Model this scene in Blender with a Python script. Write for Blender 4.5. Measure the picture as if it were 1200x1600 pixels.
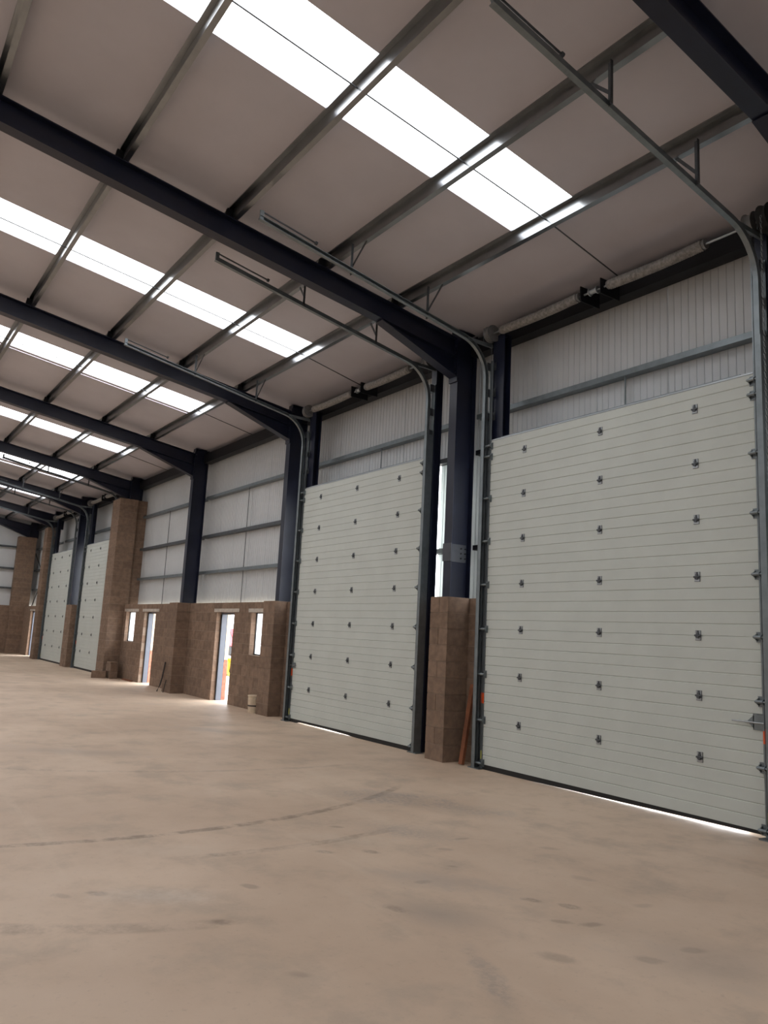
import bpy, math, random
from mathutils import Vector, Matrix
random.seed(7)
scene = bpy.context.scene
for o in list(bpy.data.objects): bpy.data.objects.remove(o)
COL = scene.collection

# ------------------------------------------------------------------ camera
CAM = Vector((6.05323, -7.341425, 1.67736))
ROLL, PITCH, YAW = (math.radians(a) for a in (2.907535, 9.225357, -55.366168))
fwd = Vector((math.cos(PITCH)*math.sin(YAW), math.cos(PITCH)*math.cos(YAW), math.sin(PITCH)))
rt0 = Vector((math.cos(YAW), -math.sin(YAW), 0)); up0 = rt0.cross(fwd)
rt = math.cos(ROLL)*rt0 + math.sin(ROLL)*up0
up = -math.sin(ROLL)*rt0 + math.cos(ROLL)*up0
cd = bpy.data.cameras.new('camera'); cam = bpy.data.objects.new('camera', cd); COL.objects.link(cam)
cam.matrix_world = Matrix(((rt.x, up.x, -fwd.x, CAM.x), (rt.y, up.y, -fwd.y, CAM.y), (rt.z, up.z, -fwd.z, CAM.z), (0, 0, 0, 1)))
cd.sensor_fit = 'VERTICAL'; cd.sensor_height = 24.0; cd.lens = 24.0*1204.71/1600.0
cd.clip_start = 0.05; cd.clip_end = 400
scene.camera = cam

# ------------------------------------------------------------------ daylight (overcast sky) and exposure
world = bpy.data.worlds.new('overcast_sky'); scene.world = world; world.use_nodes = True
bg = world.node_tree.nodes['Background']
bg.inputs['Color'].default_value = (0.93, 0.96, 1.0, 1); bg.inputs['Strength'].default_value = 8.0
ROOFLIGHT = 5.0
vs = scene.view_settings
vs.view_transform = 'Standard'; vs.look = 'None'; vs.gamma = 1.0; vs.use_curve_mapping = False
vs.exposure = 0.22

# ------------------------------------------------------------------ materials
def srgb(r, g, b):
    f = lambda c: (c/255/12.92) if c <= 10 else ((c/255+0.055)/1.055)**2.4
    return (f(r), f(g), f(b), 1)
class NT:
    def __init__(s, name):
        s.m = bpy.data.materials.new(name); s.m.use_nodes = True
        s.t = s.m.node_tree; s.b = s.t.nodes['Principled BSDF']
    def n(s, typ, **kw):
        nd = s.t.nodes.new(typ)
        for k, v in kw.items():
            if k.startswith('_'): nd.inputs[int(k[1:])].default_value = v
            else: setattr(nd, k, v)
        return nd
    def l(s, a, b): s.t.links.new(a, b)
    def noise(s, scale, detail=3, rough=.55, vec=None):
        nd = s.n('ShaderNodeTexNoise'); nd.inputs['Scale'].default_value = scale
        nd.inputs['Detail'].default_value = detail; nd.inputs['Roughness'].default_value = rough
        if vec is not None: s.l(vec, nd.inputs['Vector'])
        return nd.outputs['Fac']
    def ramp(s, fac, a, b, lo=0., hi=1.):
        nd = s.n('ShaderNodeMapRange'); s.l(fac, nd.inputs[0])
        for i, v in enumerate((a, b, lo, hi)): nd.inputs[i+1].default_value = v
        nd.interpolation_type = 'SMOOTHSTEP'
        return nd.outputs[0]
    def mix(s, fac, a, b):
        nd = s.n('ShaderNodeMix', data_type='RGBA')
        for i, v in ((0, fac), (6, a), (7, b)):
            if hasattr(v, 'is_linked'): s.l(v, nd.inputs[i])
            else: nd.inputs[i].default_value = v
        return nd.outputs[2]
    def math(s, op, a, b=None, c=None):
        nd = s.n('ShaderNodeMath', operation=op)
        for i, v in enumerate((a, b, c)):
            if v is None: continue
            if hasattr(v, 'is_linked'): s.l(v, nd.inputs[i])
            else: nd.inputs[i].default_value = v
        return nd.outputs[0]
    def pos(s): return s.n('ShaderNodeNewGeometry').outputs['Position']
    def objc(s): return s.n('ShaderNodeTexCoord').outputs['Object']
    def bump(s, h, strength=.2, dist=.01):
        nd = s.n('ShaderNodeBump'); nd.inputs['Strength'].default_value = strength; nd.inputs['Distance'].default_value = dist
        s.l(h, nd.inputs['Height']); s.l(nd.outputs[0], s.b.inputs['Normal'])
def simple(name, col, rough=.5, metal=0., var=.08, scale=6., spec=.5, rand=0., bump=0.):
    k = NT(name); p = k.pos()
    f = k.noise(scale, 4, .6, p)
    c0 = tuple(v*(1-var) for v in col[:3])+(1,); c1 = tuple(min(1, v*(1+var)) for v in col[:3])+(1,)
    c = k.mix(k.ramp(f, .3, .7), c0, c1)
    if rand:
        r = k.n('ShaderNodeObjectInfo').outputs['Random']
        h = k.n('ShaderNodeHueSaturation'); k.l(c, h.inputs['Color']); k.l(k.ramp(r, 0, 1, 1-rand, 1+rand), h.inputs['Value']); c = h.outputs[0]
    k.l(c, k.b.inputs['Base Color'])
    k.b.inputs['Roughness'].default_value = rough; k.b.inputs['Metallic'].default_value = metal
    k.b.inputs['Specular IOR Level'].default_value = spec
    if bump: k.bump(k.noise(scale*14, 3, .6, p), bump, .004)
    return k.m
M = {}
M['door'] = simple('door_panel_paint', (.57, .61, .575, 1), .42, var=.03, scale=2)
M['cladding'] = simple('cladding_liner_paint', (.60, .625, .64, 1), .45, var=.03, scale=1.2)
M['ceiling'] = simple('roof_liner_paint', (.565, .545, .59, 1), .55, var=.04, scale=.9)
M['navy'] = simple('navy_steel_paint', (.009, .012, .030, 1), .36, var=.15, scale=3, spec=.45)
M['black_steel'] = simple('dark_eaves_steel', (.008, .0085, .011, 1), .5, var=.15, scale=3, spec=.25)
M['galv'] = simple('galvanised_steel', (.42, .45, .47, 1), .40, .85, var=.07, scale=5)
M['purlin'] = simple('purlin_galvanised_steel', (.27, .285, .295, 1), .30, 1.0, var=.08, scale=4)
M['galv_dull'] = simple('dull_galvanised_steel', (.21, .24, .255, 1), .45, .7, var=.10, scale=8)
M['galv_dark'] = simple('dark_galvanised_steel', (.10, .11, .12, 1), .5, .6, var=.15, scale=14)
M['block'] = simple('concrete_block', (.225, .155, .112, 1), .92, var=.16, scale=9, spec=.2, rand=.09, bump=.35)
M['mortar'] = simple('mortar', (.30, .235, .185, 1), .95, var=.12, scale=14, spec=.2)
M['lintel'] = simple('precast_lintel', (.50, .45, .39, 1), .9, var=.15, scale=10, spec=.2)
M['rubber'] = simple('black_rubber', (.012, .012, .012, 1), .7, var=.1)
M['orange'] = simple('orange_sticker', (.85, .10, .015, 1), .5, var=.03)
M['yellow_tag'] = simple('yellow_tag', (.62, .62, .16, 1), .5, var=.1)
M['frame_grey'] = simple('blue_grey_frame_paint', (.12, .135, .17, 1), .45, var=.05)
M['dark_frame'] = simple('dark_window_frame', (.02, .022, .026, 1), .4, var=.05)
M['spring'] = simple('dusty_spring_steel', (.27, .255, .24, 1), .7, .25, var=.3, scale=25)
M['drum'] = simple('cast_aluminium', (.20, .20, .20, 1), .55, .4, var=.15, scale=15)
M['timber'] = simple('red_brown_timber', (.20, .07, .03, 1), .75, var=.3, scale=5)
M['pail'] = simple('cream_plastic_pail', (.62, .50, .36, 1), .6, var=.1, scale=15)
M['pail_dark'] = simple('pail_dark_band', (.05, .035, .03, 1), .7, var=.1)
M['steel_bar'] = simple('rusty_dark_bar', (.03, .026, .026, 1), .7, var=.3, scale=20)
M['brick_red'] = simple('red_facing_brick', (.45, .17, .11, 1), .9, var=.2, scale=12, rand=.15)
M['stone'] = simple('cream_cladding', (.70, .58, .42, 1), .8, var=.06)
M['yellow'] = simple('yellow_plant_paint', (.80, .55, .03, 1), .45, var=.05)
M['red'] = simple('red_vehicle_paint', (.55, .02, .03, 1), .4, var=.05)
M['ground'] = simple('pale_concrete_yard', (.55, .52, .47, 1), .9, var=.1, scale=.8)
M['far_wall'] = simple('white_render', (.8, .8, .8, 1), .8, var=.03)
M['leaf'] = simple('green_foliage', (.06, .16, .04, 1), .7, var=.5, scale=4, rand=.25)
M['bark'] = simple('brown_bark', (.10, .07, .05, 1), .9, var=.3, scale=8)
def emit_mat():
    k = NT('translucent_rooflight'); p = k.pos()
    k.b.inputs['Base Color'].default_value = (.9, .92, .95, 1); k.b.inputs['Roughness'].default_value = .6
    k.b.inputs['Emission Color'].default_value = (.97, .98, 1, 1)
    k.l(k.ramp(k.noise(.6, 2, .5, p), .2, .8, ROOFLIGHT*.95, ROOFLIGHT*1.05), k.b.inputs['Emission Strength'])
    return k.m
M['rooflight'] = emit_mat()
def glass_mat():
    k = NT('clear_glass'); t = k.t
    tr = k.n('ShaderNodeBsdfTransparent'); gl = k.n('ShaderNodeBsdfGlossy'); gl.inputs['Roughness'].default_value = .02
    mx = k.n('ShaderNodeMixShader'); mx.inputs[0].default_value = .07; k.l(tr.outputs[0], mx.inputs[1]); k.l(gl.outputs[0], mx.inputs[2])
    k.l(mx.outputs[0], t.nodes['Material Output'].inputs['Surface']); return k.m
M['glass'] = glass_mat()
def floor_mat():
    k = NT('dusty_concrete_floor'); p = k.pos()
    big = k.noise(.35, 5, .6, p); mid = k.noise(1.6, 6, .65, p); fine = k.noise(22, 4, .7, p)
    mp = k.n('ShaderNodeMapping'); mp.inputs['Scale'].default_value = (.25, 2.2, 1); mp.inputs['Rotation'].default_value = (0, 0, .5); k.l(p, mp.inputs[0])
    streak = k.noise(1.1, 5, .6, mp.outputs[0])
    c = k.mix(k.ramp(big, .35, .65), (.545, .41, .30, 1), (.655, .51, .385, 1))
    c = k.mix(k.ramp(mid, .46, .72, 0, .6), c, (.41, .335, .265, 1))
    c = k.mix(k.ramp(streak, .55, .78, 0, .45), c, (.68, .56, .44, 1))
    c = k.mix(k.ramp(fine, .55, .8, 0, .35), c, (.33, .25, .19, 1))
    sep = k.n('ShaderNodeSeparateXYZ'); k.l(p, sep.inputs[0]); X, Y = sep.outputs[0], sep.outputs[1]
    wob = k.noise(3.2, 5, .7, p)
    def arc(cx, cy, R, y0, y1, w, s, col):
        nonlocal c
        dx = k.math('SUBTRACT', X, cx); dy = k.math('SUBTRACT', Y, cy)
        d = k.math('SQRT', k.math('ADD', k.math('MULTIPLY', dx, dx), k.math('MULTIPLY', dy, dy)))
        d = k.math('ABSOLUTE', k.math('SUBTRACT', d, R))
        f = k.ramp(d, w*.45, w, 1, 0)
        f = k.math('MULTIPLY', f, k.ramp(Y, y0-.5, y0+.3)); f = k.math('MULTIPLY', f, k.ramp(Y, y1-.4, y1+.3, 1, 0))
        f = k.math('MULTIPLY', f, k.ramp(wob, .36, .62, .05*s, s)); f = k.math('MULTIPLY', f, k.ramp(X, cx, cx+.01))
        c = k.mix(f, c, col)
    dk = (.21, .155, .115, 1)
    arc(-5.66, -4.9, 5.29, -6.6, -1.9, .065, .7, dk)
    arc(-4.5, -4.25, 4.88, -4.8, -2.9, .07, .45, dk)
    arc(-2.0, -4.4, 3.75, -7.2, -5.2, .10, .40, dk)
    arc(-9.0, -2.2, 6.2, -5.5, -1.5, .07, .3, dk)
    def blob(x, y, rx, ry, rot, s, col=dk, soft=.35):
        nonlocal c
        m = k.n('ShaderNodeMapping', vector_type='TEXTURE'); k.l(p, m.inputs[0])
        m.inputs['Location'].default_value = (x, y, 0); m.inputs['Rotation'].default_value = (0, 0, rot); m.inputs['Scale'].default_value = (rx, ry, 1e3)
        ln = k.n('ShaderNodeVectorMath', operation='LENGTH'); k.l(m.outputs[0], ln.inputs[0])
        d = k.math('ADD', ln.outputs['Value'], k.ramp(wob, .3, .7, -.25, .35))
        f = k.ramp(d, soft, 1.0, s, 0)
        if s > .45: f = k.math('MULTIPLY', f, k.ramp(fine, .35, .6, .45, 1.))
        c = k.mix(f, c, col)
    for x, y, r, s in ((.83, -5.78, .9, .5), (.80, -5.97, .8, .3), (1.62, -5.29, 1.0, .6), (1.12, -4.86, .8, .45), (.35, -4.77, .9, .5),
                       (.63, -3.97, 1., .5), (.77, -3.64, .9, .55), (-.03, -3.48, .9, .45), (1.91, -4.23, 1.2, .5), (2.46, -5.22, .9, .3),
                       (2.19, -3.3, 1., .55), (2.38, -3.17, .9, .55), (2.55, -3.44, .8, .4), (2.68, -3.3, .9, .45), (2.93, -3.89, 1.5, .4),
                       (3.19, -3.44, 1., .35), (3.23, -3.08, .9, .35), (.75, -2.67, .9, .4), (.95, -3.05, .8, .3), (1.35, -3.3, .8, .35),
                       (1.55, -3.75, .9, .35), (2.0, -2.6, 1.1, .25), (2.6, -2.7, 1., .25), (1.3, -2.2, 1., .25)):
        blob(x, y, .11*r, .062*r, .9+random.uniform(-.5, .5), s)
    gr = (.27, .235, .21, 1)
    blob(-.95, -2.3, .9, .5, .9, .75, gr, .0); blob(-.2, -1.9, .9, .4, .5, .55, gr, .0); blob(.35, -3.0, .7, .35, .6, .5, gr, .0); blob(1.6, -3.6, .8, .3, .6, .4, gr, .0); blob(-6.5, -2.0, 1.2, .4, .6, .4, gr, .0); blob(-4.8, -4.6, 1.6, .4, .9, .3, gr, .0)
    blob(2.1, -4.05, .5, .28, .5, .4, gr, 0); blob(2.95, -4.4, .55, .10, -.46, .5, gr, .2); blob(3.3, -3.2, .9, .5, .3, .25, gr, 0)
    blob(1.05, -5.45, .55, .22, 1.1, .5, (.62, .54, .46, 1), .2); blob(.1, -5.0, .8, .3, 1.1, .3, (.60, .50, .40, 1), .1); blob(.4, -3.6, .6, .25, .9, .3, (.62, .53, .43, 1), .1)
    k.l(c, k.b.inputs['Base Color'])
    k.l(k.ramp(mid, .3, .7, .46, .66), k.b.inputs['Roughness']); k.b.inputs['Specular IOR Level'].default_value = .38
    k.bump(fine, .08, .004)
    return k.m
M['floor'] = floor_mat()

# ------------------------------------------------------------------ mesh builder (world coordinates)
def wloc(o):
    v = Vector((0, 0, 0))
    while o is not None: v = v + o.location; o = o.parent
    return v
class MB:
    def __init__(s): s.v = []; s.f = []; s.sm = []
    def add(s, vs, fs, smooth=False):
        b = len(s.v); s.v += [tuple(p) for p in vs]
        for f in fs: s.f.append([b+i for i in f]); s.sm.append(smooth)
        return s
    def box(s, x0, x1, y0, y1, z0, z1):
        return s.add([(x, y, z) for x in (x0, x1) for y in (y0, y1) for z in (z0, z1)],
                     [(0, 1, 3, 2), (4, 6, 7, 5), (0, 4, 5, 1), (2, 3, 7, 6), (0, 2, 6, 4), (1, 5, 7, 3)])
    def prism(s, pts, axis, a, b, smooth=False):           # pts: 2-D outline, extruded along axis a..b
        n = len(pts); vs = []
        for t in (a, b):
            for p in pts: vs.append({'x': (t, p[0], p[1]), 'y': (p[0], t, p[1]), 'z': (p[0], p[1], t)}[axis])
        return s.add(vs, [[i, (i+1) % n, n+(i+1) % n, n+i] for i in range(n)]+[list(range(n))[::-1], list(range(n, 2*n))], smooth)
    def tube(s, path, r, n=8, caps=True, ref=None):
        P = [Vector(p) for p in path]; rings = []; m = len(P)
        for i, p in enumerate(P):
            d = (P[min(i+1, m-1)]-P[max(i-1, 0)]).normalized()
            a = Vector(ref) if ref else (Vector((0, 0, 1)) if abs(d.z) < .9 else Vector((1, 0, 0)))
            u = d.cross(a).normalized(); w = u.cross(d)
            rr = r[i] if isinstance(r, (list, tuple)) else r
            rings.append([p+rr*(math.cos(2*math.pi*j/n)*u+math.sin(2*math.pi*j/n)*w) for j in range(n)])
        vs = [q for rg in rings for q in rg]; fs = []
        for i in range(m-1):
            for j in range(n): fs.append((i*n+j, i*n+(j+1) % n, (i+1)*n+(j+1) % n, (i+1)*n+j))
        s.add(vs, fs, True)
        if caps: s.add(rings[0], [list(range(n))[::-1]]); s.add(rings[-1], [list(range(n))])
        return s
    def bar(s, p0, p1, w, h, upv=(0, 0, 1)):               # rectangular bar
        p0 = Vector(p0); p1 = Vector(p1); d = (p1-p0).normalized(); u = d.cross(Vector(upv)).normalized(); v = u.cross(d)
        return s.sweep([p0, p1], [(-w/2, -h/2), (w/2, -h/2), (w/2, h/2), (-w/2, h/2)], u, v)
    def sweep(s, path, prof, u, v=None, smooth=False):     # profile (a,b) along path with fixed side u; b axis from u x d
        P = [Vector(p) for p in path]; u = Vector(u); m = len(P); n = len(prof); vs = []
        for i, p in enumerate(P):
            d = (P[min(i+1, m-1)]-P[max(i-1, 0)]).normalized()
            w = u.cross(d).normalized() if v is None else Vector(v)
            vs += [p+a*u+b*w for a, b in prof]
        fs = [(i*n+j, i*n+(j+1) % n, (i+1)*n+(j+1) % n, (i+1)*n+j) for i in range(m-1) for j in range(n)]
        return s.add(vs, fs+[list(range(n))[::-1], [(m-1)*n+j for j in range(n)]], smooth)
    def build(s, name, mat, parent=None, origin=None):
        xs, ys, zs = zip(*s.v)
        o0 = Vector(origin) if origin else Vector(((min(xs)+max(xs))/2, (min(ys)+max(ys))/2, min(zs)))
        me = bpy.data.meshes.new(name)
        me.from_pydata([tuple(Vector(p)-o0) for p in s.v], [], s.f); me.validate()
        if len(me.polygons) == len(s.sm): me.polygons.foreach_set('use_smooth', s.sm)
        me.materials.append(M[mat]); me.update()
        import bmesh
        bm = bmesh.new(); bm.from_mesh(me); bmesh.ops.recalc_face_normals(bm, faces=bm.faces); bm.to_mesh(me); bm.free()
        o = bpy.data.objects.new(name, me); COL.objects.link(o)
        o.parent = parent; o.location = o0-wloc(parent) if parent else o0
        return o
def B(name, mat, parent, *boxes):
    m = MB()
    for b in boxes: m.box(*b)
    return m.build(name, mat, parent)
def empty(name, loc):
    e = bpy.data.objects.new(name, None); COL.objects.link(e); e.location = loc; e.empty_display_size = .2; return e
def tag(o, label=None, cat=None, group=None, kind=None):
    if label: o['label'] = label
    if cat: o['category'] = cat
    if group: o['group'] = group
    if kind: o['kind'] = kind
    return o
def copy_tree(o, parent=None):
    c = o.copy(); COL.objects.link(c); c.parent = parent
    for ch in list(o.children): copy_tree(ch, c)
    return c
def share(o, loc, parent):                                  # another object with the same mesh at a world place
    c = bpy.data.objects.new(o.name.split('.')[0], o.data); COL.objects.link(c); c.parent = parent
    c.location = Vector(loc)-wloc(parent); return c

# ------------------------------------------------------------------ layout
FR = {'A': 2.88, 'B': -2.91, 'C': -8.38, 'D': -13.90, 'E': -19.50, 'F': -25.10, 'G': -30.60, 'H': -35.95}
FX = [FR[k] for k in 'ABCDEFGH']
DOOR = [0.0, -5.456, -22.21, -28.02]
SL = .1525; YA = -10.2; YB = -20.4                           # roof slope, apex and far wall
XE0, XE1 = -36.1, 13.9
def zr(y, off): 
    y = y if y >= YA else 2*YA-y
    return 6.06+off-SL*y
BAY = ['over the door with the hand chain', 'over the door between timber and bucket', 'over the wall with the bucket',
       'over the wall with the leaning bars', 'over the door beside the loose blocks', 'over the door next to the braced bay', 'over the braced bay by the gable']

# ------------------------------------------------------------------ floor, yard outside
tag(B('floor', 'floor', None, (XE0, XE1, YB-.3, .62, -.15, 0)), 'dusty tan concrete floor with tyre marks and footprints', kind='structure')
tag(B('ground', 'ground', None, (-160, 60, .62, 90, -.2, -.03)), 'pale concrete yard outside the open doorways', kind='structure')

# ------------------------------------------------------------------ roof with rooflights
RL = [(-.46, .52), (-6.38, -5.42), (-11.28, -10.33), (-17.15, -16.25), (-22.85, -21.9), (-28.4, -27.45), (-33.9, -32.95)]
SLIT = [(-11.44, -11.40), (-23.35, -23.20)]
RLN = [(7.5, 8.5)]
YR0, YR1 = -1.0, -9.2
roof = MB()
def roofslab(x0, x1, y0, y1, off=.5, th=.1):
    roof.add([(x, y, zr(y, off)+t) for x in (x0, x1) for y in (y0, y1) for t in (0, th)],
             [(0, 1, 3, 2), (4, 6, 7, 5), (0, 4, 5, 1), (2, 3, 7, 6), (0, 2, 6, 4), (1, 5, 7, 3)])
edges = sorted(RL+RLN+SLIT)
xs = XE0-.3
for a, b in edges+[(XE1+.3, None)]:
    roofslab(xs, a, .75, YA); roofslab(xs, a, YA, YB-.5)
    if b is not None:
        roofslab(a, b, .75, YR0); roofslab(a, b, YR1, YA); roofslab(a, b, YA, 2*YA-YR1); roofslab(a, b, 2*YA-YR0, YB-.5)
    xs = b
ceil = tag(roof.build('ceiling', 'ceiling'), 'pale grey sheeted underside of the pitched roof', kind='structure')
wn = 0
for i, (a, b) in enumerate(RL+RLN+SLIT):
    for side in (0, 1):
        y0, y1 = (YR0, YR1) if side == 0 else (2*YA-YR1, 2*YA-YR0)
        if side == 1 and y0 < y1: y0, y1 = y1, y0
        wn += 1
        m = MB()
        m.add([(x, y, zr(y, .53)+t) for x in (a+.002, b-.002) for y in (y0, y1) for t in (0, .03)],
              [(0, 1, 3, 2), (4, 6, 7, 5), (0, 4, 5, 1), (2, 3, 7, 6), (0, 2, 6, 4), (1, 5, 7, 3)])
        o = m.build('window_%d' % wn, 'rooflight')
        tag(o, ('bright white rooflight strip in the roof slope '+BAY[i]) if side == 0 and i < 7 else 'thin bright slit beside a rooflight strip' if i > 7 and side == 0 else 'bright white rooflight strip in the far roof slope', kind='structure')

# ------------------------------------------------------------------ walls: cladding panels
def clad_mesh(w, z0, z1, y=.60):
    pts = []; nR = max(1, round(w/.1)); st = w/nR
    for i in range(nR):
        x = i*st; pts += [(x+(.004 if i == 0 else 0), y), (x+st*.80, y), (x+st*.84, y+.007), (x+st*.96, y+.007)]
    pts += [(w-.004, y), (w-.004, y+.06), (.004, y+.06)]
    return pts
wall_r = tag(empty('wall_right', (0, .6, 0)), 'pale ribbed cladding wall above the blockwork and doors', kind='structure')
cache = {}
def panel(x0, x1, z0, z1):
    key = (round(x1-x0, 3), round(z0, 3), round(z1, 3))
    if key in cache: share(cache[key], (x0, .6, z0), wall_r); return
    m = MB(); m.prism([(p[0]+x0, p[1]) for p in clad_mesh(x1-x0, z0, z1)], 'z', z0, z1)
    cache[key] = m.build('cladding_panel', 'cladding', wall_r, origin=(x0, .6, z0))
ZT = 6.47; ZW = 2.31; OW = 1.64
def cladrun(x0, x1, z0, z1):
    n = max(1, round((x1-x0)/1.0)); st = (x1-x0)/n
    for i in range(n): panel(x0+i*st, x0+(i+1)*st, z0, z1)
def door_bay(xl, xr, mid):
    cladrun(xl, mid-OW, ZW, ZT); cladrun(mid-OW, mid+OW, 4.63, ZT); cladrun(mid+OW, xr, ZW, ZT)
door_bay(FR['B'], FR['A'], DOOR[0]); door_bay(FR['C'], FR['B'], DOOR[1])
cladrun(FR['D'], FR['C'], ZW, ZT); cladrun(FR['E'], FR['D'], ZW, ZT)
door_bay(FR['F'], FR['E'], DOOR[2]); door_bay(FR['G'], FR['F'], DOOR[3])
cladrun(XE0, FR['G'], ZW, ZT); cladrun(FR['A'], XE1, 0, ZT)
# other walls (gables and far side)
def gable(name, x0, x1, label, mat='cladding', z0=0):
    m = MB(); pts = [(.66, z0), (.66, zr(.66, .5)), (YA, zr(YA, .5)), (YB-.3, zr(YB-.3, .5)), (YB-.3, z0)]
    m.prism(pts, 'x', x0, x1); return tag(m.build(name, mat), label, kind='structure')
gable('wall_back', XE0-.1, XE0, 'pale clad gable end wall above a block dado')
gable('wall_front', XE1, XE1+.1, 'pale clad gable wall at the other end')
tag(B('wall_left', 'cladding', None, (XE0-.1, XE1+.1, YB-.36, YB-.3, 0, 6.56)), 'pale clad wall on the far side of the hall', kind='structure')

# ------------------------------------------------------------------ blockwork
CO = .231; BL = .45; J = .009
bcache = {}
def block(parent, x0, x1, y0, y1, z0, z1, dx=0, dy=0, mat='block'):
    key = (round(x1-x0, 3), round(y1-y0, 3), round(z1-z0, 3), mat)
    if key in bcache: return share(bcache[key], ((x0+x1)/2, (y0+y1)/2, z0), parent)
    b = MB().box(x0, x1, y0, y1, z0, z1).build('block', mat, parent); bcache[key] = b; return b
def dado(name, x0, x1, y, thick, ztop, openings, label, ph=0., depth=.115):
    """straight block wall along x; openings: (xa, xb, za, zb)"""
    root = MB()
    cuts = sorted(set([x0, x1]+[v for o in openings for v in (o[0]-.004, o[1]+.004)]))
    for a, b in zip(cuts[:-1], cuts[1:]):
        mid = (a+b)/2; op = [o for o in openings if o[0]-.01 < mid < o[1]+.01]
        if not op: root.box(a, b, y+.006, y+thick, 0, ztop-.006)
        else:
            o = op[0]
            if o[2] > 0: root.box(a, b, y+.006, y+thick, 0, o[2]-.006)
            root.box(a, b, y+.006, y+thick, o[3]+.006, ztop-.006)
    w = tag(root.build(name, 'mortar'), label, kind='structure')
    k = 0
    while k*CO < ztop-.02:
        z0 = k*CO; z1 = z0+CO-J; x = x0-((k % 2)*.5*BL+ph) % BL
        while x < x1:
            segs = [(max(x, x0), min(x+BL-J, x1))]
            for o in openings:
                if z1 > o[2]+.02 and z0 < o[3]-.02:
                    ns = []
                    for a, b in segs:
                        if b <= o[0] or a >= o[1]: ns.append((a, b)); continue
                        if a < o[0]: ns.append((a, o[0]))
                        if b > o[1]: ns.append((o[1], b))
                    segs = ns
            for a, b in segs:
                if b-a > .03: block(w, a, b, y, y+depth, z0, min(z1, ztop))
            x += BL
        k += 1
    return w
ZO = 9*CO; ZS = 5*CO
op_cd = [(-11.68, -10.67, 0, ZO), (-9.74, -9.03, ZS, ZO)]
op_de = [(-18.9, -17.96, ZS, ZO), (-17.12, -16.1, 0, ZO)]
op_gh = [(-33.95, -32.95, 0, ZO)]
w_cd = dado('wall_right', -13.445, -8.725, .15, .26, ZW, op_cd, 'brown block dado wall with a doorway, a window and a bucket')
w_de = dado('wall_right', -19.19, -14.055, .15, .26, ZW, op_de, 'brown block dado wall with a window and a doorway by leaning bars', ph=.2)
def courses(name, x0, x1, y, thick, ztop, openings, label):  # far wall, joints in relief as plain courses
    m = MB(); k = 0
    while k*CO < ztop-.02:
        z0, z1 = k*CO, min(k*CO+CO-J, ztop); segs = [(x0, x1)]
        for o in openings:
            if z1 > o[2]+.02 and z0 < o[3]-.02: segs = [q for a, b in segs for q in ((a, o[0]), (o[1], b)) if q[1]-q[0] > .03]
        for a, b in segs: m.box(a, b, y, y+thick, z0, z1+J*.99 if k*CO+CO > ztop else z1); m.box(a+.003, b-.003, y+.008, y+thick, z1, z1+J)
        k += 1
    return tag(m.build(name, 'block'), label, kind='structure')
courses('wall_right', -35.59, -30.86, .15, .26, ZW, op_gh, 'brown block dado wall with a doorway beside the gable')
m = MB()
for k in range(10): m.box(XE0, XE0+.15, YB, -.45, k*CO, k*CO+CO-J); m.box(XE0, XE0+.14, YB, -.45, k*CO+CO-J, k*CO+CO)
tag(m.build('wall_back', 'block'), 'brown block dado along the foot of the gable wall', kind='structure')

def pier(label, x0, x1, y0, y1, ztop, back=None, n=2, blocks=True):
    """free-standing block pier (front + side faces); back: list of (xa, xb, ya, yb, ztop) wing walls"""
    root = empty('block_pier', ((x0+x1)/2, (y0+y1)/2, 0)); tag(root, label, 'pier', 'brown block piers')
    m = MB(); m.box(x0+.006, x1-.006, y0+.006, y1-.006, 0, ztop-.006)
    for b in back or []: m.box(b[0]+.006, b[1]-.006, b[2]+.006, b[3]-.006, 0, b[4]-.006)
    m.build('mortar_core', 'mortar', root)
    def courseset(xa, xb, ya, yb, zt, par):
        k = 0
        while k*CO < zt-.02:
            z0 = k*CO; z1 = min(z0+CO-J, zt)
            if not blocks: pass
            if (k+par) % 2 == 0:
                nx = max(1, round((xb-xa)/BL)); st = (xb-xa+J)/nx
                for i in range(nx): block(root, xa+i*st, xa+(i+1)*st-J, ya, yb, z0, z1)
            else:
                xm = xa+(xb-xa)*.5; ym = ya+(yb-ya)*.5
                if yb-ya > .5:
                    block(root, xa, xb, ya, ym-J, z0, z1); block(root, xa, xb, ym, yb, z0, z1)
                else:
                    nx = max(1, round((xb-xa)/BL)); st = (xb-xa+J)/nx
                    cuts = [xa]+[xa+(i+.5)*st for i in range(nx)]+[xb+J]
                    for a, b in zip(cuts[:-1], cuts[1:]): block(root, a, b-J, ya, yb, z0, z1)
            k += 1
    courseset(x0, x1, y0, y1, ztop, 0)
    for b in back or []: courseset(b[0], b[1], b[2], b[3], b[4], 1)
    return root
pier('brown block pier with a red-brown timber leaning on it', -2.95, -2.55, -.20, .20, ZW, [(-3.79, -1.70, .205, .595, ZW)])
pier('brown block pier beside the bucket and door', -8.72, -8.20, -.08, .20, ZW, [(-8.72, -7.13, .205, .595, ZW)])
pier('brown block pier with dark bars leaning against it', -14.05, -13.45, -.20, .42, ZW)
pier('tall brown block pier behind the loose stacked blocks', -20.03, -19.2, -.32, .26, 5.73, [(-20.54, -20.04, .265, .595, ZW), (-20.03, -19.28, .265, .595, 5.73)])
pier('brown block pier between the two doors by the gable end', -25.3, -24.45, -.24, .20, ZW, [(-26.35, -23.88, .205, .595, ZW)])
pier('tall brown block pier between the door and the braced bay', -30.85, -30.2, -.26, .26, 5.73, [(-30.19, -29.69, .265, .595, ZW), (-30.85, -30.2, .265, .595, ZW)])
pier('tall brown block pier in the gable corner', -36.08, -35.6, -.48, .34, 5.73)
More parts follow.
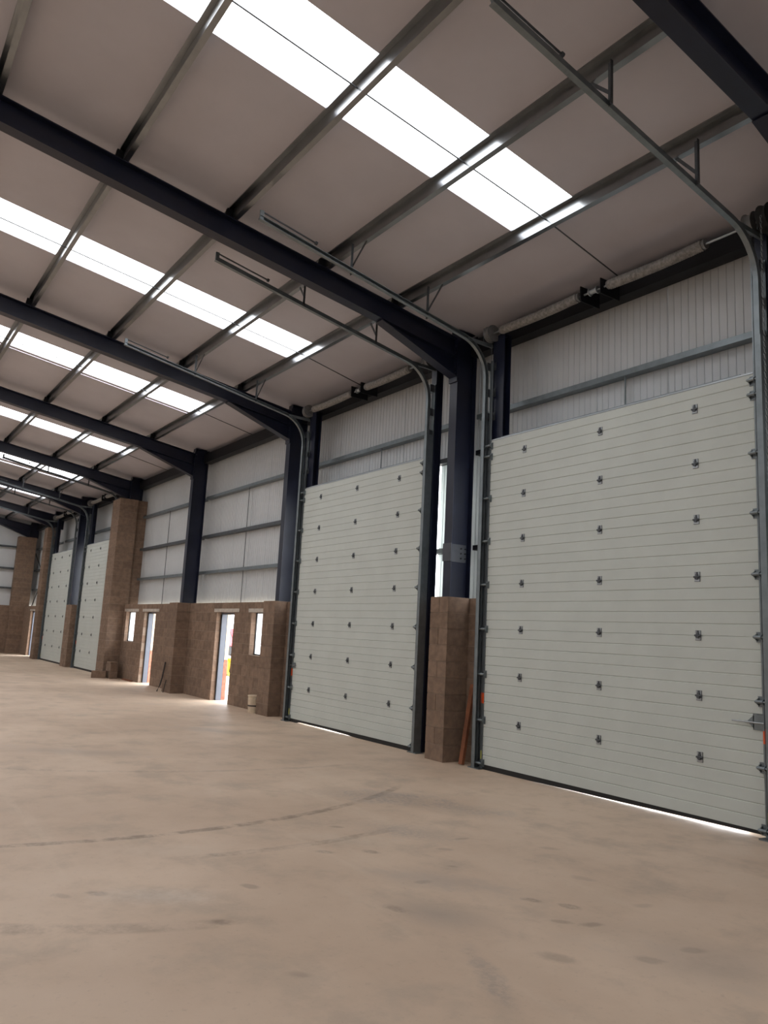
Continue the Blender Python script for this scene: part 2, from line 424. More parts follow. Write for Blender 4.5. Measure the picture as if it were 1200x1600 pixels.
pier('brown block pier under the hand chain', 2.35, 3.0, -.19, .20, ZW, [(1.67, 4.2, .205, .595, ZW)])

# lintels, door frames, windows in the dado
def opening_fit(wall, o, is_door, n):
    xa, xb, za, zb = o
    B('lintel', 'lintel', wall, (xa-.15, xb+.28, .138, .24, zb+.002, zb+.083))
    # outer brick leaf jambs
    if is_door:
        r = empty('door_%d' % n, (xa, .34, 0)); tag(r, 'open doorway with a blue-grey steel frame in the block wall', kind='structure')
        B('door_frame', 'frame_grey', r, (xa, xa+.05, .275, .405, 0, zb), (xb-.05, xb, .275, .405, 0, zb), (xa+.05, xb-.05, .275, .405, zb-.05, zb))
        B('seal', 'rubber', r, (xa+.001, xa+.042, .262, .274, 0, zb-.05)); B('seal', 'rubber', r, (xa+.001, xa+.042, .406, .418, .9, zb-.05))
    else:
        r = empty('window_%d' % n, (xa, .3, za)); tag(r, 'small clear window with a dark frame in the block wall', kind='structure')
        B('window_frame', 'dark_frame', r, (xa, xa+.02, .268, .288, za, zb), (xb-.02, xb, .268, .288, za, zb), (xa+.02, xb-.02, .268, .288, za, za+.02), (xa+.02, xb-.02, .268, .288, zb-.02, zb))
        B('reveal_board', 'far_wall', r, (xa, xa+.015, .289, .54, za, zb), (xb-.015, xb, .289, .54, za, zb), (xa+.015, xb-.015, .289, .54, za, za+.015))
        for yy in (.36, .42): MB().tube([(xa+.015, yy, za+.25), (xa+.019, yy, za+.25)], .008, 6).build('screw', 'dark_frame', r)
        B('pane', 'glass', r, (xa+.02, xb-.02, .276, .280, za+.02, zb-.02))
    return r
opening_fit(w_cd, op_cd[0], True, 5); opening_fit(w_cd, op_cd[1], False, 20)
opening_fit(w_de, op_de[1], True, 6); opening_fit(w_de, op_de[0], False, 21)
wgh = [o for o in bpy.data.objects if o.name.startswith('wall_right')][-1]
opening_fit(wgh, op_gh[0], True, 7)
# outer leaf of facing brick below, cream sheet above
def outer(x0, x1, ops, label):
    m = MB(); m2 = MB()
    cuts = sorted(set([x0, x1]+[v for o in ops for v in o[:2]]))
    for a, b in zip(cuts[:-1], cuts[1:]):
        op = [o for o in ops if o[0] < (a+b)/2 < o[1]]
        if not op: m.box(a, b, .43, .53, 0, .95); m2.box(a, b, .425, .53, 0.95, ZW-.01)
        else:
            o = op[0]
            if o[2] > 0: m.box(a, b, .43, .53, 0, .95); m2.box(a, b, .425, .53, .95, o[2])
            m2.box(a, b, .425, .53, o[3], ZW-.01)
    w = tag(m.build('wall_right', 'brick_red'), label, kind='structure'); m2.build('upper_leaf', 'stone', w)
outer(-13.9, -8.73, op_cd, 'outer red brick leaf with cream band by the bucket doorway')
outer(-19.18, -13.9, op_de, 'outer red brick leaf with cream band by the leaning bars doorway')
outer(-35.58, -30.86, op_gh, 'outer red brick leaf with cream band by the gable doorway')

# ------------------------------------------------------------------ portal frames
def portal(x, label, zb0, yf=.05):
    r = empty('portal_frame', (x, .25, 0)); tag(r, label, 'steel frame', 'navy portal frames')
    hw = .088
    m = MB()
    m.box(x-hw, x+hw, yf, yf+.014, zb0, 6.5); m.box(x-hw, x+hw, .426, .44, zb0, 6.5); m.box(x-.006, x+.006, yf+.014, .426, zb0, 6.5)
    m.box(x-hw, x+hw, yf, .44, 6.5, 6.51); m.build('column', 'navy', r)
    th = math.atan(SL); d = Vector((0, -math.cos(th), math.sin(th))); nrm = Vector((0, math.sin(th), math.cos(th))); u = Vector((1, 0, 0))
    D = .31
    def ib(p0, p1, m, dirn, nn):
        for a0, a1, b0, b1 in ((-hw, hw, 0, .014), (-hw, hw, D-.014, D), (-.005, .005, .014, D-.014)):
            m.add([p+a*u+b*nn for p in (p0, p1) for a in (a0, a1) for b in (b0, b1)],
                  [(0, 1, 3, 2), (4, 6, 7, 5), (0, 4, 5, 1), (2, 3, 7, 6), (0, 2, 6, 4), (1, 5, 7, 3)])
    m = MB(); ib(Vector((x, .05, zr(.05, 0))), Vector((x, YA, zr(YA, 0))), m, d, nrm); m.build('rafter', 'navy', r)
    m = MB(); n2 = Vector((0, -math.sin(th), math.cos(th))); ib(Vector((x, YA, zr(YA, 0))), Vector((x, YB, zr(YB, 0))), m, d, n2); m.build('rafter', 'navy', r)
    m = MB(); ya, za = -1.36, zr(-1.36, 0); yb, zb = .05, 5.745
    m.prism([(ya, za+.01), (yb, zb), (yb, zr(yb, 0)+.01)], 'x', x-.005, x+.005)
    dd = Vector((0, yb-ya, zb-za)).normalized(); nn = Vector((0, -dd.z, dd.y))
    m.add([Vector((x, *p))+a*u+b*nn for p in ((ya-.05, za), (yb, zb)) for a in (-hw, hw) for b in (-.014, 0)],
          [(0, 1, 3, 2), (4, 6, 7, 5), (0, 4, 5, 1), (2, 3, 7, 6), (0, 2, 6, 4), (1, 5, 7, 3)])
    m.build('haunch', 'navy', r)
    B('end_plate', 'navy', r, (x-.1, x+.1, .028, .05, 5.735 if zb0 > 3 else 5.66, 6.42))
    bolt0 = None
    for k in range(6):
        for s in (-1, 1):
            z = 5.80+k*.11
            if bolt0 is None: bolt0 = MB().tube([(x+s*.06, .028, z), (x+s*.06, .008, z)], .014, 6).build('bolt', 'navy', r, origin=(x+s*.06, .02, z))
            else: share(bolt0, (x+s*.06, .02, z), r)
    # far column
    B('column', 'navy', r, (x-hw, x+hw, YB-.2, YB-.186, 0, 6.2), (x-hw, x+hw, YB+.186, YB+.2, 0, 6.2), (x-.006, x+.006, YB-.186, YB+.186, 0, 6.2))
    return r
FL = {'A': 'navy steel portal frame beside the hand chain', 'B': 'navy steel portal frame rising behind the pier with leaning timber',
      'C': 'navy steel portal frame rising behind the pier with the bucket', 'D': 'navy steel portal frame between the two plain wall bays',
      'E': 'navy steel portal frame resting over the tall pier by loose blocks', 'F': 'navy steel portal frame between the two doors by the gable end',
      'G': 'navy steel portal frame over the tall pier by the braced bay', 'H': 'navy steel portal frame against the gable wall'}
for k in 'ABCDEFGH': portal(FR[k], FL[k], {'E': 5.735, 'G': 5.735, 'H': 5.735}.get(k, ZW+.002), -.17 if k == 'F' else .05)
# steel plate on the column behind the timber pier
M['plate'] = simple('grey_primed_plate', (.075, .08, .095, 1), .45, .3, var=.1)
o = B('splice_plate', 'plate', [q for q in bpy.data.objects if q.get('label') == FL['B']][0], (FR['B']+.006, FR['B']+.016, .06, .40, 2.86, 3.13), (FR['B']-.1, FR['B']+.1, .036, .05, 2.86, 3.13))
for k in range(3):
    for yy in (.30, .38): MB().tube([(FR['B']+.014, yy, 2.92+.075*k), (FR['B']+.03, yy, 2.92+.075*k)], .012, 6).build('bolt', 'rubber', o.parent)

# ------------------------------------------------------------------ purlins, sag rods, eaves beams, cladding rails
PY = [-1.12, -2.40, -3.82, -5.265, -6.68, -8.08, -9.4]
ORD = ['first', 'second', 'third', 'fourth', 'fifth', 'sixth', 'seventh']
th = math.atan(SL); up_n = Vector((0, math.sin(th), math.cos(th))); dn = Vector((0, math.cos(th), -math.sin(th)))   # dn: down-slope (+y)
bays = list(zip(FX[:-1], FX[1:]))
for bi, (xr, xl) in enumerate(bays):
    for pi_, py in enumerate(PY):
        xa, xb = xl+.01, xr-.01
        base = Vector((0, py, zr(py, .315)))
        H = .185; t = .004; F = .062
        prof = [(0, 0), (F, 0), (F, .018), (F-t, .018), (F-t, t), (t, t), (t, H-t), (-F+t*2, H-t), (-F+t*2, H-.018), (-F+t, H-.018), (-F+t, H), (t*.5, H), (0, H-t)]
        m = MB(); vs = []
        for xx in (xa, xb): vs += [Vector((xx, 0, 0))+base+a*dn+b*up_n for a, b in prof]
        n = len(prof); m.add(vs, [(i, (i+1) % n, n+(i+1) % n, n+i) for i in range(n)]+[list(range(n))[::-1], list(range(n, 2*n))])
        root = empty('roof_purlin', ((xa+xb)/2, py, base.z)); tag(root, '%s galvanised roof purlin up from the eaves, %s' % (ORD[pi_], BAY[bi]), 'purlin', 'galvanised roof purlins')
        m.build('purlin_section', 'purlin', root)
        for xx in (xa, xb-.012):
            m = MB(); m.add([Vector((xx+e, 0, 0))+base+a*dn+b*up_n for e in (0, .012) for a in (-.09, -.002) for b in (-.0, .14)],
                            [(0, 1, 3, 2), (4, 6, 7, 5), (0, 4, 5, 1), (2, 3, 7, 6), (0, 2, 6, 4), (1, 5, 7, 3)]); m.build('cleat', 'black_steel', root)
    xm = sum(RL[bi])/2+.06
    ys = [.33]+PY
    for k, (y0, y1) in enumerate(zip(ys[:-1], ys[1:])):
        z0 = zr(y0, .315)+(.02 if k == 0 else .11); z1 = zr(y1, .315)+.11
        o = MB().tube([(xm, y0, z0), (xm, y1, z1)], .009, 6).build('sag_rod', 'galv_dark')
        tag(o, 'thin sag rod, %s up from the eaves, %s' % (ORD[k], BAY[bi]), 'rod', 'sag rods between purlins')
    # eaves beam (dark C section)
    o = MB().prism([(.30, 6.13), (.50, 6.13), (.50, 6.15), (.32, 6.15), (.32, 6.36), (.50, 6.36), (.50, 6.38), (.30, 6.38)], 'x', xl+.1, xr-.1).build('eaves_beam', 'black_steel')
    tag(o, 'dark steel eaves beam '+BAY[bi], 'beam', 'dark eaves beams')
def rail(xa, xb, z, label, y=.46, mat='galv_dull'):
    H = .14; t = .004
    pts = [(y, z), (y+.13, z), (y+.13, z+t), (y+t, z+t), (y+t, z+.05), (y, z+.055)]
    pts = [(y+.135, z+.10), (y+.13, z+.10), (y+.13, z+.004), (y+.004, z+.004), (y+.004, z+.075), (y, z+.075), (y, z), (y+.135, z)]
    o = MB().prism([(a, b) for a, b in pts], 'x', xa, xb).build('cladding_rail', mat)
    return tag(o, label, 'rail', 'galvanised cladding rails')
PLACE = {'CD': 'in the wall bay above the bucket', 'DE': 'in the wall bay above the leaning bars', 'GH': 'in the braced bay by the gable'}
for key, (xl, xr) in {'CD': (FR['D']+.1, FR['C']-.1), 'DE': (-19.2, FR['D']-.1), 'GH': (XE0+.02, -30.87)}.items():
    for z, nm in ((3.10, 'lowest'), (4.07, 'middle'), (5.14, 'topmost')):
        rail(xl, xr, z, '%s galvanised cladding rail %s' % (nm, PLACE[key]), mat='galv_dark' if z == 4.07 else 'galv_dull')
    if key != 'GH':
        xm = (xl+xr)/2-(0 if key == 'CD' else .1)
        for z0, z1, nm in ((ZW, 3.10, 'lower'), (3.16, 4.07, 'middle'), (4.13, 5.14, 'upper')):
            o = MB().tube([(xm, .50, z0), (xm, .50, z1)], .010, 6).build('rail_tie', 'galv_dark'); tag(o, '%s thin vertical rail tie %s' % (nm, PLACE[key]), 'rod', 'vertical rail ties')
DN = ['door with the hand chain', 'door between timber and bucket', 'door beside the loose blocks', 'door next to the braced bay']
for i, mid in enumerate(DOOR):
    xr, xl = [(FR['A'], FR['B']), (FR['B'], FR['C']), (-19.96, FR['F']), (FR['F'], -30.15)][i]
    rail(xl+.1, xr-.1, 5.13, 'galvanised cladding rail above the '+DN[i])
    o = MB().tube([(mid-.02, .50, 4.45), (mid-.02, .50, 5.14)], .012, 6).build('rail_tie', 'galv_dull'); tag(o, 'short vertical rail tie above the '+DN[i], 'rod', 'vertical rail ties')
    for z, nm in ((3.06, 'lower'), (4.55, 'upper')):
        rail(xl+.1, mid-OW, z, '%s short dark rail, gable side of the %s' % (nm, DN[i]), mat='black_steel')
        rail(mid+OW, xr-.1, z, '%s short dark rail, hand-chain side of the %s' % (nm, DN[i]), mat='black_steel')
# gable rails and bracing
for z, nm in ((3.12, 'lowest'), (4.09, 'middle'), (5.17, 'topmost')):
    o = MB().box(XE0+.01, XE0+.13, -9.5, -.49, z, z+.09).build('gable_rail', 'galv_dark'); tag(o, nm+' cladding rail across the gable wall', 'rail', 'gable cladding rails')
tag(MB().bar((-35.9, .42, 4.95), (-30.95, .42, 2.55), .02, .06).build('brace_bar', 'black_steel'), 'dark diagonal brace falling away from the gable corner', 'brace', 'diagonal wall braces')
tag(MB().bar((-35.3, .40, 2.32), (-33.0, .40, 3.9), .02, .06).build('brace_bar', 'black_steel'), 'dark diagonal brace rising above the gable doorway', 'brace', 'diagonal wall braces')

# ------------------------------------------------------------------ sectional doors
W = 1.95; HS = .61; Z0 = .03; DT = 4.535
def section_mesh(z0, z1, joint_top):
    pts = []; n = round((z1-z0)/.122); 
    g = .0085
    pts.append((0.007, z0)); pts.append((0, z0+.006))
    for i in range(1, n+1):
        z = z0+i*.122
        if z > z1-.03: break
        pts += [(0, z-g), (.007, z-g*.3), (.007, z+g*.1), (0, z+g)]
    pts += [(0, z1-.005), (.007, z1), (.042, z1), (.042, z0)]
    return pts
def make_door(mid):
    r = empty('door_1', (mid, 0, 0)); tag(r, kind='structure')
    sec0 = None
    for k in range(8):
        z0 = Z0+k*HS+(.0 if k else .03); z1 = min(Z0+(k+1)*HS, DT)
        if k in (0, 7):
            sec = MB().prism(section_mesh(z0, z1, True), 'x', mid-W, mid+W).build('section', 'door', r)
        elif sec0 is None: sec0 = sec = MB().prism(section_mesh(z0, z1, True), 'x', mid-W, mid+W).build('section', 'door', r, origin=(mid, 0, z0))
        else: share(sec0, (mid, 0, z0), r)
    B('top_trim', 'galv', r, (mid-W, mid+W, -.002, .044, DT, DT+.018))
    B('head_flashing', 'galv_dull', r, (mid-1.79, mid+1.79, .03, .598, 4.5535, 4.575))
    hp = None
    for k in range(1, 8):
        for cx in (-1.285, 0, 1.285):
            x, z = mid+cx, Z0+k*HS
            if hp is None:
                m = MB(); m.box(x-.032, x+.032, -.006, 0, z+.008, z+.052); m.box(x-.032, x+.032, -.006, 0, z-.05, z-.008)
                m.tube([(x-.036, -.012, z), (x+.036, -.012, z)], .010, 8); m.box(x-.012, x+.012, -.02, 0, z-.03, z+.03)
                hp = m.build('hinge', 'galv_dark', r, origin=(x, 0, z))
                mm = MB().box(x-.03, x+.03, -.009, -.006, z-.047, z-.022).box(x-.03, x-.014, -.0085, -.006, z+.012, z+.05).box(x+.014, x+.03, -.0085, -.006, z+.012, z+.05).build('hinge_leaf', 'galv', hp)
            else:
                h = share(hp, (x, 0, z), r); share(mm, wloc(h)+mm.location, h)
    rb = {}
    for k in range(0, 9):
        z = Z0+k*HS if 0 < k < 8 else (Z0+.05 if k == 0 else DT-.08)
        for s in (-1, 1):
            xe = mid+s*W
            if s not in rb:
                m = MB(); a, b = sorted((xe-s*.035, xe+s*.045)); m.box(a, b, -.012, -.006, z-.05, z+.05); m.box(*sorted((xe-s*.035, xe-s*.003)), -.006, 0, z-.05, z+.05)
                m.prism([(0, z-.05), (-.06, z-.012), (-.06, z+.012), (0, z+.045)], 'x', *sorted((xe-s*.030, xe-s*.022)))
                m.prism([(0, z-.05), (-.06, z-.012), (-.06, z+.012), (0, z+.045)], 'x', *sorted((xe+s*.03, xe+s*.038)))
                m.tube([(xe-s*.045, -.052, z), (xe+s*.10, -.052, z)], .009, 8)
                m.tube([(xe-s*.035, -.052, z), (xe+s*.04, -.052, z)], .017, 8)
                m.tube([(xe+s*.085, -.052, z), (xe+s*.115, -.052, z)], .022, 10)
                rb[s] = m.build('roller_bracket', 'galv_dull', r, origin=(xe, 0, z))
            else: share(rb[s], (xe, 0, z), r)
    return r
def label_door(r, lab): r['label'] = lab
d0 = make_door(DOOR[0])
doors = [d0]
for i, mid in enumerate(DOOR[1:]):
    c = copy_tree(d0); c.name = 'door_%d' % (i+2); c.location.x = mid; doors.append(c)
for r, lab in zip(doors, ('pale grey-green sectional overhead door beside the hand chain, with a slide bolt', 'pale grey-green sectional overhead door between the timber and the bucket',
                          'pale grey-green sectional overhead door beside the tall pier with loose blocks', 'pale grey-green sectional overhead door next to the braced bay')): r['label'] = lab
# rubber bottom seals: worn, leaving a slit of daylight on part of the width
def seal(r, mid, pts):
    m = MB(); top = Z0+.034
    vs = []
    for x, zb in pts:
        for y in (.0, .042): vs += [(mid+x, y, zb), (mid+x, y, top)]
    fs = []
    for i in range(len(pts)-1):
        a, b = i*4, i*4+4
        fs += [(a, a+1, b+1, b), (a+2, b+2, b+3, a+3), (a, b, b+2, a+2), (a+1, a+3, b+3, b+1)]
    e = (len(pts)-1)*4; fs += [(0, 2, 3, 1), (e, e+1, e+3, e+2)]
    m.add(vs, fs); m.build('bottom_seal', 'rubber', r)
seal(doors[0], DOOR[0], [(-W, .0), (-1.3, .001), (-.9, .006), (.2, .014), (1.2, .026), (W, .033)])
seal(doors[1], DOOR[1], [(-W, .0), (-1.7, .001), (-1.6, .022), (-.5, .022), (.1, .012), (.4, .0), (W, .0)])
seal(doors[2], DOOR[2], [(-W, .0), (W, .0)]); seal(doors[3], DOOR[3], [(-W, .0), (W, .0)])
# slide bolt on the door with the chain
bt = doors[0]
m = MB(); m.box(1.86, 1.97, -.012, 0, .98, 1.13); m.prism([(1.80, 1.055), (1.87, .99), (1.87, 1.12)], 'y', -.012, 0)
sb = m.build('slide_bolt', 'galv_dull', bt); MB().tube([(1.66, -.035, 1.05), (1.98, -.035, 1.05)], .008, 8).tube([(1.80, -.035, 1.05), (1.80, 0, 1.05)], .012, 8).build('bolt_rod', 'galv', sb)
def small_bolt(r, x, z, s):
    MB().box(*sorted((x-s*.10, x+s*.03)), -.012, 0, z-.05, z+.05).tube([(x-s*.16, -.03, z), (x+s*.06, -.03, z)], .009, 8).build('slide_bolt', 'galv_dull', r)
small_bolt(doors[1], DOOR[1]-W, 1.06, -1); small_bolt(doors[2], DOOR[2]+W, 1.06, 1); small_bolt(doors[3], DOOR[3]-W, 1.06, -1)

# ------------------------------------------------------------------ jamb posts, tracks, torsion springs
def jamb(mid, s, label):
    """painted steel jamb post behind the track"""
    x0, x1 = sorted((mid+s*(1.80 if s < 0 else 1.97), mid+s*(2.03 if s < 0 else 2.10)))
    r = empty('jamb_post', ((x0+x1)/2, .2, 0)); tag(r, label, 'post', 'navy door jamb posts')
    m = MB(); m.box(x0, x1, .06, .072, 0, 6.13); m.box(x0, x1, .188, .20, 0, 6.13); m.box((x0+x1)/2-.006, (x0+x1)/2+.006, .072, .188, 0, 6.13)
    m.build('post_section', 'navy', r)
    B('cap_plate', 'navy', r, (x0, x1, .06, .20, 6.13, 6.14)); return r
def track(mid, s, label):
    e = mid+s*W
    r = empty('door_track', (e+s*.1, 0, 0)); tag(r, label, 'track', 'galvanised door tracks')
    u = Vector((s, 0, 0))
    # wall angle: strip beside the door, back plate and outer leg
    bx = lambda o0, o1, y0, y1, z0, z1: (*sorted((e+s*o0, e+s*o1)), y0, y1, z0, z1)
    B('wall_angle', 'galv_dull', r, bx(.055, .135, .048, .054, 0, 5.75), bx(.129, .135, -.085, .048, 0, 4.9))
    B('edge_strip', 'galv_dull', r, bx(.004, .06, -.004, .002, 0, 5.75))
    B('base_plate', 'galv_dull', r, bx(-.02, .20, -.09, .05, 0, .012))
    st = B('warning_sticker', 'orange', r, bx(.004, .06, -.0055, -.004, .86, 1.0)); st['label'] = 'orange warning sticker'
    B('yellow_tag', 'yellow_tag', r, bx(.02, .05, -.0055, -.004, .08, .24))
    # roller track, C profile, open towards the door
    prof = [(-.028, -.028), (.028, -.028), (.028, .028), (-.028, .028), (-.028, .022), (.022, .022), (.022, -.022), (-.028, -.022)]
    xo = e+s*.10; yv = -.055; R = .56; zc = 5.47; a1 = math.radians(79.5)
    def sw(path, name):
        m = MB(); P = [Vector(p) for p in path]; n = len(prof); vs = []
        for i, p in enumerate(P):
            d = (P[min(i+1, len(P)-1)]-P[max(i-1, 0)]).normalized(); w = Vector((1, 0, 0)).cross(d).normalized()
            vs += [p+a*u+b*w for a, b in prof]
        m.add(vs, [(i*n+j, i*n+(j+1) % n, (i+1)*n+(j+1) % n, (i+1)*n+j) for i in range(len(P)-1) for j in range(n)]+[list(range(n))[::-1], [(len(P)-1)*n+j for j in range(n)]])
        return m.build(name, 'galv_dull', r)
    sw([(xo, yv, .012), (xo, yv, zc)], 'vertical_track')
    arc = [(xo, yv-R+R*math.cos(a1*i/12), zc+R*math.sin(a1*i/12)) for i in range(13)]
    sw(arc, 'curved_track')
    pe = Vector(arc[-1]); td = Vector((0, -math.cos(math.radians(10.5)), math.sin(math.radians(10.5)))); L = 3.34
    end = pe+td*L
    sw([tuple(pe), tuple(end)], 'sloping_track')
    # stand-off brackets between track and post
    for z in (4.86, 5.22, 5.62):
        B('track_bracket', 'galv_dark', r, bx(.105, .111, -.03, .06, z, z+.12), bx(.0, .13, .052, .058, z, z+.12))
    B('rail_connector', 'galv_dull', r, bx(.09, .12, -.42, .06, 5.98, 6.03))
    # hangers down from the purlins, with braces
    for py in (PY[0], PY[1]):
        t = (py+.03-pe.y)/td.y; zt = pe.z+td.z*t; ztop = zr(py, .315)+.03
        xh = xo+s*.045
        m = MB(); m.bar((xh, py-.03, zt-.02), (xh, py-.03, ztop), .05, .004, (0, 1, 0)); m.bar((xh+.024, py-.045, zt-.02), (xh+.024, py-.045, ztop), .004, .034, (0, 1, 0))
        h = m.build('track_hanger', 'galv_dark', r)
        MB().bar((xh, py-.02, zt+.10), (xh-s*.26 if s > 0 else xh-s*.26, py+.02, ztop-.03), .032, .006, (0, 1, 0)).build('hanger_brace', 'galv_dark', r)
    # spring bumper at the end
    nrm = Vector((0, math.sin(math.radians(10.5)), math.cos(math.radians(10.5))))
    q0 = end+nrm*.09; q1 = q0-td*.78
    m = MB(); m.box(*sorted((xo-.012, xo+.012)), end.y-.0, end.y+.05, end.z-.02, end.z+.10); bk = m.build('end_bracket', 'galv_dull', r)
    m = MB(); m.tube([q0, q1], .011, 8); m.tube([q1, q1-td*.03], .024, 8); m.build('bumper_rod', 'galv_dark', r)
    # lift cable beside the track
    MB().tube([(e+s*.03, -.02, .12), (e+s*.03, -.02, 6.05)], .0035, 5).build('lift_cable', 'galv_dark', r)
    return r
def spring(mid, label, gaps=((-1.76, -.36), (.16, 1.43))):
    z, y = 6.16, -.02
    r = empty('torsion_spring_shaft', (mid, y, z-.1)); tag(r, label, 'spring', 'torsion spring shafts')
    MB().tube([(mid-2.10, y, z), (mid+2.10, y, z)], .0135, 8).build('shaft', 'galv', r)
    for a, b in gaps:
        n = 90; path = []; rad = []
        for i in range(n+1):
            t = i/n; x = mid+a+(b-a)*t; sag = -.016*math.sin(math.pi*t)
            path.append((x, y, z+sag)); rad.append(.066 if i % 2 == 0 else .058)
        MB().tube(path, rad, 12).build('spring', 'spring', r)
        for x in (a, b):
            MB().tube([(mid+x-.035, y, z), (mid+x+.035, y, z)], .055, 12).build('spring_plug', 'drum', r)
    for x in (gaps[0][1]+.10, gaps[1][0]-.10):
        MB().box(mid+x-.006, mid+x+.006, y-.07, .28, z-.10, z+.10).build('bearing_plate', 'black_steel', r)
    xc = (gaps[0][1]+gaps[1][0])/2
    m = MB(); m.tube([(mid+xc-.06, y, z), (mid+xc+.06, y, z)], .032, 10); m.tube([(mid+xc-.065, y, z), (mid+xc-.05, y, z)], .05, 10); m.tube([(mid+xc+.05, y, z), (mid+xc+.065, y, z)], .05, 10); m.build('coupling', 'galv', r)
    for s in (-1, 1):
        x = mid+s*1.99
        MB().tube([(x-.05, y, z), (x-.04, y, z), (x-.035, y, z), (x+.035, y, z), (x+.04, y, z), (x+.05, y, z)], [.125, .125, .105, .105, .125, .125], 20).build('cable_drum', 'drum', r)
        MB().box(*sorted((mid+s*2.085, mid+s*2.093)), y-.07, .28, z-.12, z+.10).build('end_bearing_plate', 'galv_dark', r)
    return r
for i, mid in enumerate(DOOR):
    nm = DN[i]
    for s, sd in ((-1, 'gable side'), (1, 'hand-chain side')):
        jamb(mid, s, 'navy steel jamb post on the %s of the %s' % (sd, nm))
        track(mid, s, 'galvanised curved track on the %s of the %s' % (sd, nm))
    spring(mid, 'dusty torsion spring shaft above the '+nm)

# hand chain hoist
r = empty('chain_hoist', (2.2, -.08, 1.0)); tag(r, 'black chain wheel with a hanging hand chain beside the track', 'hoist')
MB().tube([(2.11, -.02, 6.16), (2.12, -.02, 6.16), (2.16, -.02, 6.16), (2.20, -.02, 6.16), (2.21, -.02, 6.16)], [.15, .15, .125, .15, .15], 20).build('chain_wheel', 'rubber', r)
for yy in (-.15, .11):
    m = MB(); z = 1.1; i = 0
    while z < 6.14:
        pts = [(.009*math.cos(a), .020*math.sin(a)) for a in (k*math.pi/3 for k in range(7))]
        path = [((2.16+a, yy, z+b) if i % 2 else (2.16, yy+a, z+b)) for a, b in pts]
        m.tube(path, .0035, 4, caps=False); z += .032; i += 1
    tag(m.build('hand_chain', 'galv', r), kind='stuff')

# ------------------------------------------------------------------ loose things
m = MB(); m.bar((-2.33, -.045, .004), (-2.37, .165, 1.08), .075, .045, (0, 1, 0)); o = m.build('timber_plank', 'timber')
tag(o, 'red-brown timber length leaning on the block pier', 'timber')
r = empty('paint_bucket', (-8.93, -.02, 0)); tag(r, 'cream plastic bucket with a dark band by the pier', 'bucket')
cx, cy = -8.93, -.02
MB().tube([(cx, cy, 0), (cx, cy, .13)], [.125, .132], 20).build('lower_wall', 'pail', r)
MB().tube([(cx, cy, .131), (cx, cy, .16)], [.136, .137], 20).build('dark_band', 'pail_dark', r)
m = MB(); m.tube([(cx, cy, .161), (cx, cy, .33), (cx, cy, .332), (cx, cy, .335), (cx, cy, .355), (cx, cy, .356), (cx, cy, .34)], [.134, .14, .14, .148, .148, .135, .135], 20); m.build('upper_wall', 'pail', r)
MB().tube([(cx-.15*math.cos(a), cy-.15*math.sin(a)*.35-.02, .33-.10*math.sin(a)) for a in (k*math.pi/8 for k in range(9))], .004, 5).build('handle', 'galv', r)
m = MB(); P = [(-14.28+.02*i+.0065*i*i*.2, -.42+.031*i, .0+.105*i-.001*i*i) for i in range(8)]
tag(MB().tube([(-14.03, -.33, .008), (-13.95, -.29, .18), (-13.915, -.26, .38), (-13.90, -.24, .58), (-13.90, -.222, .76)], .018, 6).build('bent_bar', 'steel_bar'), 'long bent dark bar leaning on the block pier', 'bar')
tag(MB().bar((-13.70, -.285, .003), (-13.68, -.235, .32), .04, .02).build('short_bar', 'steel_bar'), 'short dark bar leaning on the block pier', 'bar')
# loose blocks at the tall pier
lay = [((-18.85, -.50, 0), 'lowest loose concrete block standing out from the stack', .05), ((-18.70, -.14, 0), 'loose concrete block at the foot of the stack, against the pier', -.04),
       ((-18.74, -.15, .222), 'loose concrete block in the middle of the stack', .08), ((-18.77, -.14, .444), 'thin loose block on top of the stack', .0)]
for k, (p, lab, rz) in enumerate(lay):
    h = .215 if k < 3 else .06
    bb = MB().box(p[0]-.30, p[0]+.12, p[1]-.11, p[1]+.11, p[2], p[2]+h)
    o = bb.build('loose_block', 'block'); o.rotation_euler.z = rz+(1.2 if k == 0 else 0); tag(o, lab, 'block', 'loose concrete blocks')
tag(MB().box(-18.3, -17.5, .02, .12, 0, .03).build('floor_batten', 'timber'), 'low timber batten lying along the block wall', 'timber')
# gable standpipe
r = empty('standpipe', (-35.88, -1.05, 0)); tag(r, 'thin dark standpipe with a small box by the gable block wall', 'pipe')
MB().tube([(-35.88, -1.05, 0), (-35.88, -1.05, .62)], .03, 8).build('pipe', 'steel_bar', r); B('box', 'pail', r, (-35.94, -35.82, -1.13, -.97, .62, .80))

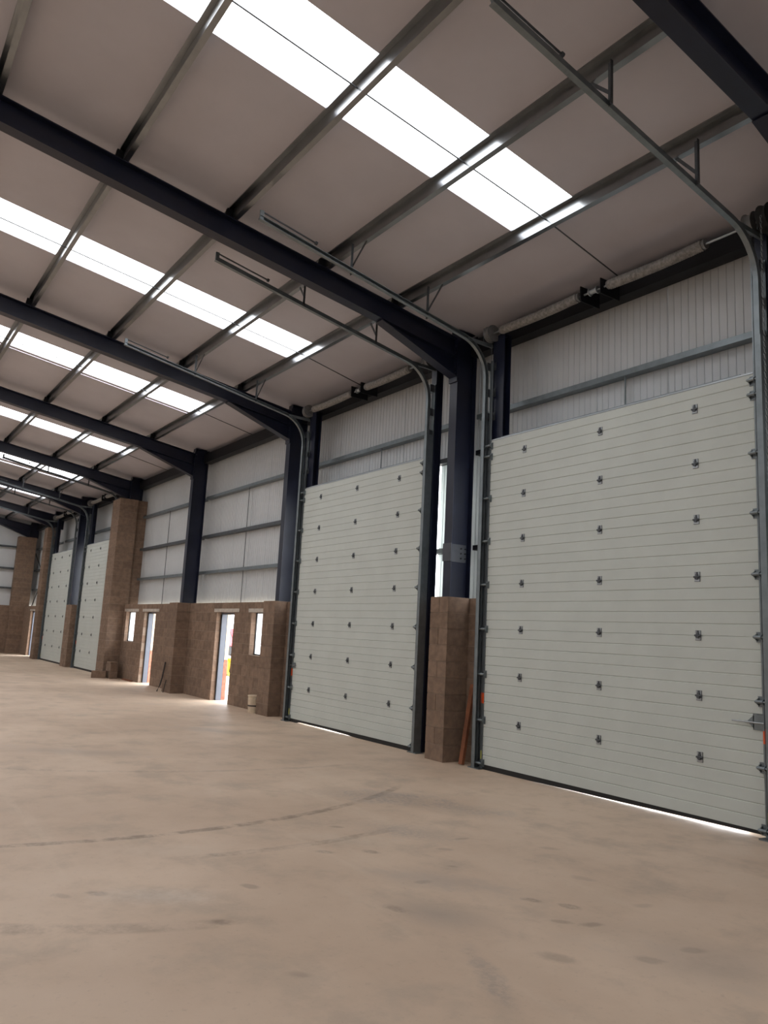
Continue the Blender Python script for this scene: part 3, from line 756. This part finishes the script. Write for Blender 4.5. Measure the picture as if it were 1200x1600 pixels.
# ------------------------------------------------------------------ outside, seen through the doorways
r = empty('site_machine', (-21.4, 4.6, -.03)); tag(r, 'yellow tubular machine standing outside the bucket doorway', 'machine')
MB().tube([(-21.9, 4.9, -.03), (-21.85, 4.9, .35), (-21.6, 4.85, .55), (-21.3, 4.8, .45), (-21.2, 4.8, .1), (-21.0, 4.8, -.03)], .06, 10).build('frame', 'yellow', r)
MB().tube([(-21.7, 5.4, -.03), (-21.65, 5.4, .5), (-21.4, 5.4, .72), (-21.0, 5.4, .6), (-20.9, 5.4, -.03)], .06, 10).build('frame', 'yellow', r)
MB().box(-21.6, -20.7, 4.9, 5.35, .2, .62).build('body', 'yellow', r)
MB().tube([(-21.5, 4.82, .13), (-21.5, 4.95, .13)], .16, 16).build('wheel', 'rubber', r)
MB().tube([(-21.0, 4.82, .13), (-21.0, 4.95, .13)], .16, 16).build('wheel', 'rubber', r)
r = empty('red_van', (-43, 15, -.03)); tag(r, 'red van parked in the yard outside the bucket doorway', 'van')
MB().prism([(-46.5, .3), (-41, .3), (-41, 1.0), (-41.9, 1.15), (-42.6, 1.75), (-46.5, 1.75)], 'y', 14.2, 16).build('body', 'red', r)
for xx in (-45.4, -42.2): MB().tube([(xx, 14.15, .3), (xx, 14.4, .3)], .32, 16).build('wheel', 'rubber', r)
MB().prism([(-42.5, 1.15), (-42.0, 1.15), (-42.6, 1.65), (-43.2, 1.65), (-43.2, 1.15)], 'y', 14.18, 14.2).build('side_window', 'dark_frame', r)
def tree(x, y, h, rad, label):
    r = empty('tree', (x, y, -.03)); tag(r, label, 'tree', 'trees beyond the yard')
    MB().tube([(x, y, -.03), (x+.1, y, h*.4), (x, y, h*.7)], [.2, .15, .08], 8).build('trunk', 'bark', r)
    m = MB()
    for i in range(900):
        v = Vector((random.gauss(0, 1), random.gauss(0, 1), random.gauss(0, 1))).normalized()*random.uniform(.55, 1)
        p = Vector((x+v.x*rad, y+v.y*rad, h*.58+v.z*h*.45)); a = Vector((random.uniform(-1, 1), random.uniform(-1, 1), random.uniform(-.6, .6))).normalized(); b = a.cross(Vector((random.uniform(-1, 1), .3, 1))).normalized()
        s_ = random.uniform(.14, .3); m.add([p-a*s_, p+b*s_*.5, p+a*s_, p-b*s_*.5], [(0, 1, 2, 3)])
    tag(m.build('foliage', 'leaf', r), kind='stuff')
tree(-52.5, 22, 5.5, 2.4, 'green leafy tree behind the red van'); tree(-46.5, 21.5, 4.6, 2.0, 'smaller green leafy tree behind the red van')
